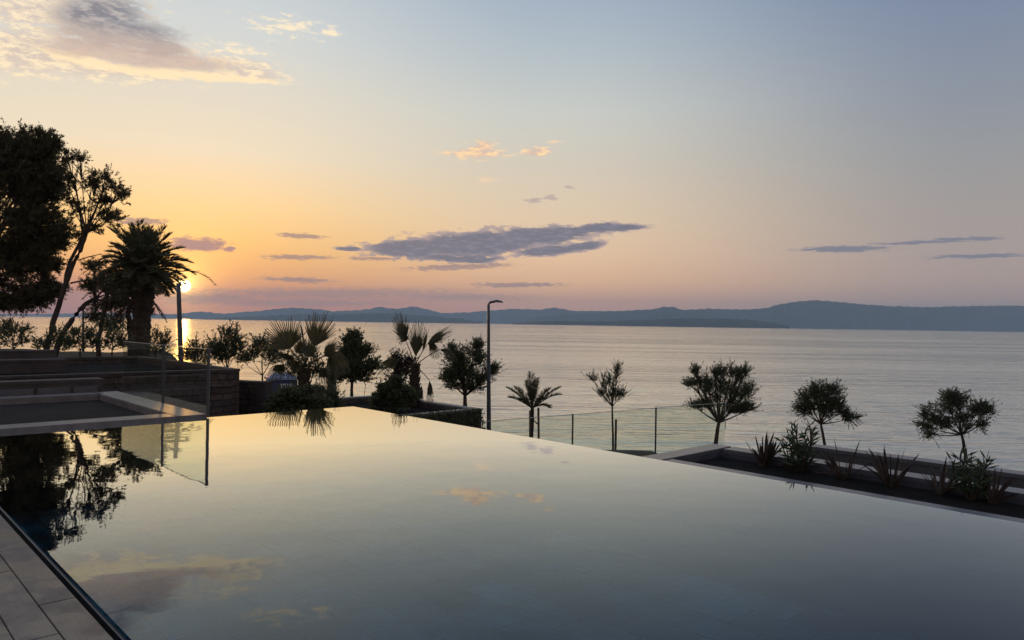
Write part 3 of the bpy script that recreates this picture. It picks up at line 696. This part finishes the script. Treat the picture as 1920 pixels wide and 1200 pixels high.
# date palm
def frond(c, d, L, droop, parent, m, nl=34, ll=.42, w=.035, name='frond'):
    """pinnate frond: arching rachis with leaflets either side"""
    c = Vector(c); d = Vector(d).normalized(); pts = []; p = c.copy(); v = d.copy(); n = 12
    for i in range(n+1):
        pts.append(p.copy()); v = (v + Vector((0, 0, -droop*(.35+i/n)))).normalized(); p += v*(L/n)
    mb = MB(); mb.tube(pts, [.035*(1-.85*i/n) for i in range(n+1)], 4, cap=False)
    A = np.array([tuple(q) for q in pts]); t = np.linspace(.2, 1, nl)*n; i0 = np.minimum(t.astype(int), n-1); f = (t-i0)[:, None]
    B = A[i0]*(1-f)+A[i0+1]*f; T = nrm(A[i0+1]-A[i0]); S = nrm(np.cross(T, [0, 0, 1.0])+1e-6); Uu = np.cross(S, T)
    for sgn in (-1, 1):
        D = nrm(T*.75 + S*sgn*.75 + Uu*.22 + RNG.normal(size=T.shape)*.12); l = ll*np.sin(np.linspace(.5, 2.9, nl))**.6*(.85+.3*RNG.random(nl))
        q = leafq(B, D, l, w, .3)
        for fc in q: n0 = len(mb.v); mb.v += [tuple(x) for x in fc]; mb.f.append((n0, n0+1, n0+2, n0+3))
    me = bpy.data.meshes.new(name); me.from_pydata(mb.v, [], mb.f); return link(name, me, m, parent)
def date_palm():
    Y = 36.5; k = Y/F; b = at(264, 662, Y); t = at(268, 505, Y)
    r = empty('date_palm', Vector((b.x, b.y, hgt(b.x, b.y)-.1)), 'stout date palm with dense round crown just left of the sun', 'palm tree')
    mb = MB(); pts = []; rad = []
    for i in range(41):
        f = i/40; z = r.location.z + (t.z-r.location.z)*f; w = .43+.03*math.sin(i*2.4)+.03*RNG.normal()*.5
        if f > .62: w += .12*math.sin((f-.62)/.38*math.pi)*1.3
        pts.append((b.x+(t.x-b.x)*f, b.y, z)); rad.append(w)
    mb.tube(pts, rad, 18); mb.build('trunk', M_palmbark, r, smooth=False)
    # cut leaf bases on the trunk's head
    mb = MB(); n = 90
    for i in range(n):
        a = i*2.4; z = at(264, 590, Y).z + (t.z-at(264, 590, Y).z)*i/n; o = Vector((math.cos(a), math.sin(a), 0)); c = Vector((t.x-.03, t.y, z)) + o*.44
        mb.tube([c, c+o*.16+Vector((0, 0, .18))], [.06, .03], 4)
    mb.build('leaf_base', M_palmbark, r)
    for i in range(86):
        a = i*2.39996; f = (i+.5)/86; e = math.radians(84 - 108*f)
        d = Vector((math.cos(a)*math.cos(e), math.sin(a)*math.cos(e), math.sin(e)))
        frond(Vector(t) + Vector((0, 0, .15-.35*f)), d, 2.15*(.8+.35*random.random())*(1 if f < .7 else .85), .05+.07*f, r, L_palm, nl=46, ll=.55, w=.06)
    # long low fronds: the one crossing the sun and its neighbours
    frond(at(276, 548, Y), Vector((1.0, -.25, .95)), 4.3, .17, r, L_palm, nl=40, ll=.30, w=.04)
    frond(at(258, 548, Y), Vector((-1, -.3, .5)), 2.6, .15, r, L_palm)
    for i in range(9):      # dead skirt
        a = i*.7; o = Vector((math.cos(a), math.sin(a), -1.2)); frond(at(266, 560, Y)+Vector((math.cos(a), math.sin(a), 0))*.42, o, .9+.5*random.random(), .05, r, L_flax, nl=16, ll=.3)
date_palm()

# fan palms
def fan(parent, hub, tip, rad, width, Y, spread=62, dyaw=0.0, nseg=30, droop=.0, dz=0.0, m=L_palm, crown=None, jag=.25, pet_r=.022):
    """hub and tip in px: blade spreads about hub->tip; width = how open it shows (1 face on, 0.1 edge on)"""
    H = at(*hub, Y) + Vector((0, dz, 0)); T = at(*tip, Y) + Vector((0, dz, 0)); a = (T-H).normalized(); n0 = Vector((0, -1, 0)); side = a.cross(n0).normalized()
    ph = math.acos(max(-1, min(1, width))); side = side*math.cos(ph) + n0*math.sin(ph)*(1 if dyaw >= 0 else -1)
    nn = a.cross(side).normalized(); mb = MB(); L0 = (T-H).length if rad is None else rad*Y/F
    for i in range(nseg):
        q = (i/(nseg-1)*2-1); an = R_(spread*q) ; d = (a*math.cos(an) + side*math.sin(an)).normalized(); s = d.cross(nn).normalized()
        L = L0*(1-.28*abs(q)**2)*(.88+.2*random.random()); w = L0*R_(spread*2/nseg)*.6; jz = nn*(.018*(-1)**i)
        m1 = H + d*L*.52; lastv = Vector((0, 0, -1))*droop*L; sp = nn*random.uniform(-jag, jag)*.25*L
        p0 = H; mb.quad(p0 - s*.004, m1 - s*w*.5 + jz, m1 + s*w*.5 - jz, p0 + s*.004)
        m2 = H + d*L*.78 + lastv*.35 + sp*.4; e_ = H + d*L + lastv + sp
        mb.quad(m1 - s*w*.5 + jz, m2 - s*w*.34, m2 + s*w*.34, m1 + s*w*.5 - jz)
        mb.quad(m2 - s*w*.34, e_ - s*.008, e_ + s*.008, m2 + s*w*.34)
    if crown is not None:
        c = at(*crown, Y); mid = c.lerp(H, .55) + Vector((0, dz*.3, .10*(H-c).length)); pts = []
        for i in range(9):
            f = i/8; pts.append(c*(1-f)**2 + mid*2*f*(1-f) + H*f*f)
        mb.tube(pts, [pet_r*(1-.4*i/8) for i in range(9)], 5)
    me = bpy.data.meshes.new('frond'); me.from_pydata(mb.v, [], mb.f); return link('frond', me, m, parent)
def fan_trunk(r, top, w_base, w_top, Y, zb, lean=0):
    t = at(*top, Y); mb = MB(); pts = []; rad = []
    for i in range(31):
        f = i/30; pts.append((t.x+lean*(1-f), t.y, zb+(t.z-zb)*f)); rad.append((w_base+(w_top-w_base)*f)*(1+.1*math.sin(i*2.2)))
    mb.tube(pts, rad, 14); mb.build('trunk', M_palmbark, r)
    mb = MB()
    for i in range(60):
        a = i*2.4; f = .25+.75*i/60; z = zb+(t.z-zb)*f; o = Vector((math.cos(a), math.sin(a), 0)); rr = w_base+(w_top-w_base)*f; c = Vector((t.x+lean*(1-f), t.y, z))+o*rr*.9
        mb.tube([c, c+o*.07+Vector((0, 0, .13))], [.035, .012], 4)
    mb.build('leaf_base', M_palmbark, r)
Y1 = 21.5
b1 = at(571, 760, Y1); fp1 = empty('fan_palm', Vector((b1.x, b1.y, -1.95)), 'bushy fan palm with wide half-disc leaves right of the blue cabin', 'palm tree', 'fan palms by the pool')
fan_trunk(fp1, (571, 690), .20, .15, Y1, -1.95, -.02)
cr1 = (571, 688)
for (hub, tip, rad, wd, sp, dz, dr, cr_) in [
    ((541, 655), (520, 604), 62, 1, 66, .1, 0, cr1),
    ((592, 650), (608, 594), 66, .95, 46, -.2, 0, cr1),
    ((570, 655), (561, 600), 60, .25, 30, .1, 0, cr1), ((580, 650), (582, 600), 56, .35, 34, .3, 0, cr1),
    ((608, 668), (640, 638), 46, .7, 60, .0, .1, cr1), ((614, 666), (640, 684), 42, .7, 66, .2, .3, cr1),
    ((535, 684), (512, 700), 34, .6, 55, -.1, .2, cr1), ((545, 672), (520, 668), 44, .4, 55, .3, .1, cr1),
    ((560, 664), (556, 640), 36, .8, 75, .35, 0, cr1), ((582, 668), (590, 640), 38, .8, 75, -.3, 0, cr1), ((600, 690), (614, 716), 30, .5, 50, .1, .3, cr1), ((566, 676), (552, 690), 30, .7, 70, -.4, .1, cr1)]:
    fan(fp1, hub, tip, rad, wd, Y1, sp, dz=dz, droop=dr, crown=cr_)
Y2 = 24.0
b2 = at(776, 756, Y2); fp2 = empty('fan_palm', Vector((b2.x, b2.y, -1.3)), 'slender fan palm with separate long-stalked leaves above the oleander bush', 'palm tree', 'fan palms by the pool')
fan_trunk(fp2, (779, 684), .21, .10, Y2, -1.3, -.05)
cr2 = (778, 686)
for (hub, tip, rad, wd, sp, dz, dr) in [
    ((760, 637), (744, 590), 54, .62, 56, 0, 0), ((780, 668), (785, 606), 64, .8, 34, -.1, 0), ((800, 646), (848, 613), 58, .5, 40, .1, .05),
    ((748, 669), (706, 698), 52, .4, 50, 0, .12), ((824, 656), (850, 656), 34, .10, 60, .1, .55), ((806, 713), (808, 752), 38, .35, 32, -.1, .2),
    ((790, 660), (800, 620), 44, .3, 35, .3, 0), ((760, 640), (752, 622), 32, .6, 80, .1, .35), ((803, 645), (822, 655), 26, .6, 60, .1, .5)]:
    fan(fp2, hub, tip, rad, wd, Y2, sp, dz=dz, droop=dr, crown=cr2 if rad > 33 else None, pet_r=.018)
for i, (hx, hy) in enumerate(((786, 716), (772, 712), (790, 722))): fan(fp2, (hx, hy), (hx+3-4*i*.5, hy+40), 34, .3, Y2, 24, dz=-.15+.1*i, droop=.1, m=L_flax)

TAM = 'young shore trees'
def tam(label, Y, base, fork, tr, blobs, name='shore_tree', cat='tree', leaf=(.085, .02), twig=.30, ntw=15, nlf=16, sub=.3, up=.6, spread=.42, clus=9, m=L_tam, group=TAM, **kw):
    return crown_tree(name, label, cat, Y, base, fork, tr, blobs, leaf, m, twig=twig, ntw=ntw, nlf=nlf, sub=sub, up=up, spread=spread, clus=clus, group=group, **kw)
tam('full round headed tree with straight thin trunk at the pool far corner', 33, (661, 757), (660, 718), .085, [(660,690,30,24,1.2),(664,660,22,22,1),(656,640,10,16,.6),(690,690,22,16,.8),(636,700,22,14,.8),(668,645,8,24,.4),(680,665,18,14,.6),(640,676,16,14,.6),(660,706,34,10,.9)], m=L_dark, clus=10, ntw=15, leaf=(.10, .045), spread=.7)
tam('broad feathery tree touching the left of the tall lamp, growing behind the hedge planter', 31, (873, 762), (872, 742), .10, [(868,705,34,22,1.3),(858,680,26,22,1.1),(888,672,22,20,1),(850,664,12,16,.6),(896,656,10,14,.5),(902,712,22,12,.8),(842,712,18,12,.8),(872,728,36,9,1),(862,690,26,20,.9),(922,700,12,8,.35),(925,694,6,9,.3)], clus=9, ntw=16, leaf=(.09, .028))
def young_palm():
    Y = 33; c = at(998, 762, Y); b = at(998, 820, Y); zg = hgt(b.x, b.y)-.1
    r = empty('young_palm', Vector((c.x, c.y, zg)), 'small staked young palm with fronds in a V, right of the tall lamp', 'palm tree')
    m_ = MB(); n = 24; m_.tube([(c.x+.02*math.sin(i*.4), c.y, zg+(c.z-zg)*i/n) for i in range(n+1)], [.075*(1+.12*math.sin(i*2.3)) for i in range(n+1)], 10); m_.build('trunk', M_palmbark, r)
    for (dx, dz, L, dr) in ((-.05, 1, 1.6, .02), (.12, 1, 1.35, .02), (-.2, .95, 1.2, .03), (-.8, .85, 1.5, .03), (-.6, .9, 1.2, .04), (.8, .85, 1.6, .03), (.6, .95, 1.25, .03), (.95, .75, 1.45, .06), (-.9, .6, 1.1, .05), (.9, .4, .8, .1), (0, .9, 1.1, .05), (-.4, .5, .6, .08), (.35, .5, .6, .08)):
        frond(c + Vector((dx*.05, random.uniform(-.05, .05), -.05)), Vector((dx, random.uniform(-.5, .5), dz)), L, dr, r, L_palm, nl=44, ll=.40, w=.04)
young_palm()
tam('thin wispy young tree with sparse upright shoots and one stake', 33, (1150, 842), (1148, 762), .055, [(1148,748,16,11,.9),(1134,728,5,18,.5),(1155,712,5,18,.4),(1158,695,5,13,.5),(1144,725,4,22,.4),(1164,740,11,7,.5),(1130,742,8,8,.4),(1112,714,7,4,.3),(1152,735,6,14,.4)], clus=6, ntw=11, leaf=(.08, .02), up=1.1, spread=.35)
tam('largest bushy shore tree, its crown behind the end of the glass fence', 32, (1341, 832), (1348, 792), .10, [(1345,735,34,24,1.3),(1375,742,32,30,1.3),(1325,722,20,18,.8),(1300,722,16,8,.5),(1352,705,14,14,.5),(1303,703,10,9,.4),(1385,706,14,16,.6),(1400,735,14,20,.6),(1330,762,20,12,.7),(1306,765,14,7,.4),(1375,770,32,12,1),(1402,768,14,10,.5),(1372,700,8,14,.3),(1340,700,8,14,.3),(1398,700,6,10,.25)], clus=11, ntw=15, leaf=(.085, .02), up=.7)
tam('rounded lopsided tree rising behind the second flax clump', 32, (1547, 836), (1539, 795), .07, [(1540,750,26,20,1.2),(1565,758,22,18,1),(1515,750,18,16,.8),(1530,733,14,10,.5),(1555,732,20,10,.7),(1575,775,16,9,.6),(1592,785,12,8,.5),(1516,772,18,10,.6),(1548,772,22,12,.8),(1500,765,8,8,.3)], clus=10, ntw=15, leaf=(.085, .025), up=.25)
tam('rightmost tree with a ragged crown spread to both sides', 32, (1810, 850), (1803, 815), .075, [(1780,765,26,22,1.2),(1797,755,20,18,1),(1787,744,12,9,.5),(1760,790,24,13,.9),(1735,800,14,9,.6),(1738,775,10,12,.5),(1830,775,16,8,.6),(1850,770,14,8,.6),(1838,762,10,7,.4),(1838,797,10,9,.5),(1780,797,20,9,.6),(1806,785,14,14,.6),(1812,802,10,6,.3),(1745,815,12,5,.3)], clus=9, ntw=14, leaf=(.085, .024), up=.2)
def stake(pxt, pyt, pxb, pyb, label, Y=32.8):
    a = at(pxt, pyt, Y); b = at(pxb, pyb, Y); d = (b-a).normalized(); z = hgt(b.x, b.y)-.1; b = a + d*((z-a.z)/d.z)
    m_ = MB(); m_.tube([b, a, a + Vector((0, 0, .02))], [.05, .05, .025], 8); o = m_.build('tree_stake', M_wood); return tag(o, label, 'stake', 'tree stakes')
stake(994, 770, 994, 815, 'wooden stake close against the trunk of the small young palm'); stake(1009.5, 765, 1010, 820, 'wooden stake right of the small young palm, tied to it by a strap')
stake(1155, 787, 1154, 845, 'wooden stake tight beside the thin wispy young tree')
a_, b_ = at(998, 786, 32.8), at(1010, 797, 32.8); m_ = MB(); m_.tube([a_, b_], .03, 6); tag(m_.build('tie_strap', M_wood), 'short strap tying the small young palm to its stake', 'strap')

# bushes on the skyline of the terrace
BUSH = 'bushes along the garden wall'
def bush(label, Y, base, blobs_, m=L_tam, leaf=(.09, .028), n=12, clus=7, up=.8, grp=BUSH, nlf=16, twig=.26, name='bush', zg=None, spread=.5, sub=.34):
    f = (base[0], base[1]-8)
    if grp == BUSH: n = int(n*.56); sub = .27; m = L_tam
    return crown_tree(name, label, 'bush', Y, base, f, .035, blobs_, leaf, m, twig=twig, ntw=n, nlf=nlf, sub=sub, up=up, spread=spread, clus=clus, group=grp, zg=zg, parts=('stem', 'foliage'))
bush('loose round bush at the far left edge under the huge pine', 27, (26, 662), [(22,632,26,20,1.2),(-10,630,26,20,1),(42,625,12,12,.6),(8,618,14,12,.6),(40,642,14,8,.5)])
bush('bush round the foot of the leaning pine trunks', 28, (88, 662), [(88,642,20,13,.9),(72,648,12,9,.5),(108,630,12,14,.6),(118,648,14,9,.6)], n=11)
bush('dense low bush between the leaning pine and the date palm', 29, (150, 664), [(145,632,20,16,1),(165,628,16,16,.9),(140,648,24,10,1),(175,645,14,12,.8)], n=13)
bush('thicket bush immediately left of the date palm trunk', 30, (210, 664), [(212,625,16,20,1),(225,640,16,16,1),(200,645,16,13,.8),(236,650,12,9,.6)], n=12)
bush('sparse twiggy bush immediately right of the date palm trunk', 29, (292, 668), [(288,640,10,18,.6),(302,648,14,12,.8),(310,636,10,8,.4),(296,660,18,8,.8)], n=9)
bush('dark bush right of the leaning lamp post below the sun', 27, (366, 690), [(362,655,14,15,.9),(376,664,12,12,.7),(355,672,14,9,.7),(372,676,16,9,.7)], n=12)
bush('tall feathery bush rising over the corner of the terrace planter', 26, (425, 700), [(420,650,26,22,1.2),(440,640,12,18,.7),(402,655,14,18,.7),(430,668,26,14,1),(412,672,22,12,.8),(425,628,10,8,.4),(447,655,8,18,.4)], n=12, clus=10)
bush('airy leaning bush between the feathery bush and the fan palm', 26, (492, 712), [(492,660,26,18,1.1),(472,672,16,10,.7),(510,672,18,13,.9),(488,646,14,9,.5),(520,655,14,10,.6),(455,678,10,6,.3)], n=11, clus=9)
bush('tangled shrub growing behind the trunk of the bushy fan palm', 22.5, (572, 750), [(565,672,28,20,.9),(590,690,24,16,.8),(545,690,20,12,.7),(600,705,18,10,.6),(558,706,18,8,.5)], n=6, clus=6, grp='shrubs at the pool edge', leaf=(.08, .03))
bush('dense dark hedge mass below the bushy fan palm at the pool edge', 19.5, (570, 790), [(540,752,24,18,1.3),(572,750,26,18,1.4),(594,760,18,14,1),(560,768,42,12,1.4),(526,764,16,12,.9)], m=L_dark, n=12, clus=9, grp='shrubs at the pool edge', leaf=(.085, .05), up=.1, spread=1.1, zg=-1.95, twig=.20)
bush('low spiky shrub right of the dark hedge mass', 20.5, (612, 775), [(604,742,14,14,.8),(618,755,12,10,.7),(598,768,22,8,.8),(628,765,8,8,.4)], n=10, clus=7, grp='shrubs at the pool edge', leaf=(.10, .022), up=1.0, zg=-1.95)
bush('narrow upright conifer between the bushy fan palm and the round headed tree', 24, (622, 765), [(622,745,8,16,1),(622,720,7,20,1.1),(623,695,5,12,.6)], m=L_dark, n=16, clus=9, grp='shrubs at the pool edge', leaf=(.06, .025), up=1.2, zg=-1.95, twig=.12)
bush('bushy oleander shrub with clustered leaves left of the slender fan palm trunk', 22.5, (742, 772), [(732,733,20,15,1),(748,748,24,16,1.2),(714,750,12,12,.7),(725,764,24,9,1),(764,742,12,16,.8),(745,716,12,9,.4)], m=L_dark, n=11, clus=9, grp='shrubs at the pool edge', leaf=(.10, .045), up=.5, spread=.9, zg=-1.3, twig=.16)
bush('thin rusty leaved bush behind the slender fan palm trunk', 25, (755, 758), [(752,690,18,16,1),(742,678,10,12,.5),(765,688,12,14,.7),(748,705,20,10,.8)], m=L_flax, n=11, clus=8, grp='shrubs at the pool edge', leaf=(.075, .025), up=.8, zg=-1.3)
# climbing greenery over the face of the hedge planter
def climber():
    s, t = HP; r = empty('climbing_hedge', P(s, t+2.5, -1.95), 'trailing green hedge covering the front face of the planter by the tall lamp', 'hedge')
    n = 5200; tt = t - .02 + RNG.random(n)*5.2; zz = -2.0 + RNG.random(n)**.8*1.06; ss = s + .03 + np.abs(RNG.normal(size=n))*.06
    Pp = np.array([tuple(P(a, b, c)) for a, b, c in zip(ss, tt, zz)]); D = RNG.normal(size=(n, 3)) + np.array([e1.x, e1.y, -.8])
    quads('foliage', leafq(Pp, D, .05+.06*RNG.random(n), .035), L_dark, r)
    mb = MB()
    for i in range(26):
        b = t + i*.2; mb.tube([P(s+.03, b, -1.95), P(s+.05, b+.05*math.sin(i), -1.5), P(s+.04, b+.1*math.cos(i), -1.05)], [.012, .009, .005], 4)
    mb.build('stem', M_bark, r)
climber()

# planting in the long planter
def blades(c, n, L, spread, w=.045, m=None):
    mb = MB()
    for i in range(n):
        a = random.random()*2*math.pi; e = R_(random.uniform(90-spread, 88)); l = L*random.uniform(.6, 1.08); d = Vector((math.cos(a)*math.cos(e), math.sin(a)*math.cos(e), math.sin(e)))
        p = Vector(c) + Vector((math.cos(a), math.sin(a), 0))*random.uniform(0, .06); s = d.cross(Vector((random.gauss(0, 1), random.gauss(0, 1), .3))).normalized(); ww = w*random.uniform(.7, 1.1)
        v = d.copy(); pts = []; dr = random.uniform(.02, .20)*(1.3-d.z); nn_ = v.cross(s).normalized()
        for k in range(8):
            pts.append(p.copy()); p = p + v*(l/7); v = (v + Vector((0, 0, -dr))).normalized()
        for k in range(7):
            f0, f1 = k/7, (k+1)/7; w0 = ww*(.7+.9*f0)*(1-f0**2.2)**.8; w1 = ww*(.7+.9*f1)*max(0, 1-f1**2.2)**.8 + .001
            q0, q1 = pts[k], pts[k+1]
            mb.quad(q0-s*w0/2, q1-s*w1/2, q1+nn_*w1*.18, q0+nn_*w0*.18); mb.quad(q0+nn_*w0*.18, q1+nn_*w1*.18, q1+s*w1/2, q0+s*w0/2)
    me = bpy.data.meshes.new('leaf'); me.from_pydata(mb.v, [], mb.f); return me
zs = -.21
def bed(px, f=.42):
    # spot in the bed along the view column px, a little inside the outer rim
    d = ray(px, 880); q = RP[1] + f; lo = (Vector((d.x, d.y, 0))); a = (C - CAM); a.z = 0
    nrm_ = Vector((-e1.y, e1.x, 0)); base = P(0, q, 0); tt = (Vector((base.x, base.y, 0))).dot(nrm_)/lo.dot(nrm_)
    return Vector((lo.x*tt, lo.y*tt, zs))
def flax(px, py, n, L, spread, label, w=.04):
    c = bed(px); r = empty('flax_plant', c, label, 'plant', 'flax clumps in the long planter')
    for i in range(n):
        o = link('leaf', blades(c, 1, L, spread, w), L_flax, r)
    m_ = MB(); m_.tube([c-Vector((0, 0, .03)), c+Vector((0, 0, .07))], [.06, .04], 8); m_.build('stem', M_bark, r)
def stalks(px, py, h, n, label, lean=(0, 0), heads=None):
    c = bed(px, .5); r = empty('oleander', c, label, 'shrub', 'oleanders in the long planter'); mb = MB(); LV = []
    for i in range(n):
        a = i*2.4; o = Vector((math.cos(a), math.sin(a)*.7, 0)); hh = h*random.uniform(.62, 1.05)
        tip = c + o*random.uniform(.06, .24) + Vector((lean[0], lean[1], 0))*random.random() + Vector((0, 0, hh)); pts = bend(c+o*.02, tip, 0, 6)
        pts = [p + o*.05*math.sin(j/6*3.1) for j, p in enumerate(pts)]
        mb.tube(pts, [.011-.001*j for j in range(7)], 5)
        for j in range(2, 7):
            for q in range(5):
                b = RNG.random(); d = nrm(RNG.normal(size=3)*np.array([1, 1, .35]) + np.array([0, 0, .55 if j < 6 else .9]))
                pos = np.array(pts[j-1].lerp(pts[j], b)); LV.append(leafq([pos], [d], .115+.05*RNG.random(), .022))
    mb.build('stem', M_bark, r); quads('foliage', np.concatenate(LV), L_olea, r)
flax(1431, 862, 20, .47, 44, 'tall flax clump with sword leaves, leftmost plant in the long planter', .045)
flax(1496, 878, 16, .32, 60, 'reddish flax clump at the foot of the two headed oleander')
stalks(1500, 872, .56, 12, 'leafy two headed oleander beside the leftmost flax clump', (-.1, .1))
flax(1582, 888, 18, .47, 58, 'sparse low flax clump between the first oleander and the middle clump', .032)
flax(1672, 900, 20, .50, 50, 'flax clump with two tall upright blades in the middle of the long planter', .036)
flax(1764, 915, 18, .43, 58, 'short dark flax clump left of the second oleander', .034)
stalks(1822, 905, .50, 10, 'upright leafy oleander below the rightmost tree')
flax(1862, 930, 18, .38, 58, 'low spreading flax clump, rightmost plant in the long planter', .034)

# ================================================================ air
def haze_fn(k, o):
    v = k.n('ShaderNodeVolumePrincipled'); v.inputs['Color'].default_value = (.60, .80, .96, 1); v.inputs['Density'].default_value = HAZE; v.inputs['Anisotropy'].default_value = 0
    k.nt.links.new(v.outputs[0], o.inputs['Volume'])
HAZE = 6e-5
M_haze = mat('haze_air', haze_fn)
hz = MB(); hz.prism([(-23500, -350), (23500, -350), (23500, 24000), (-23500, 24000)], -12.5, 760)
tag(hz.build('haze', M_haze), kind='stuff')
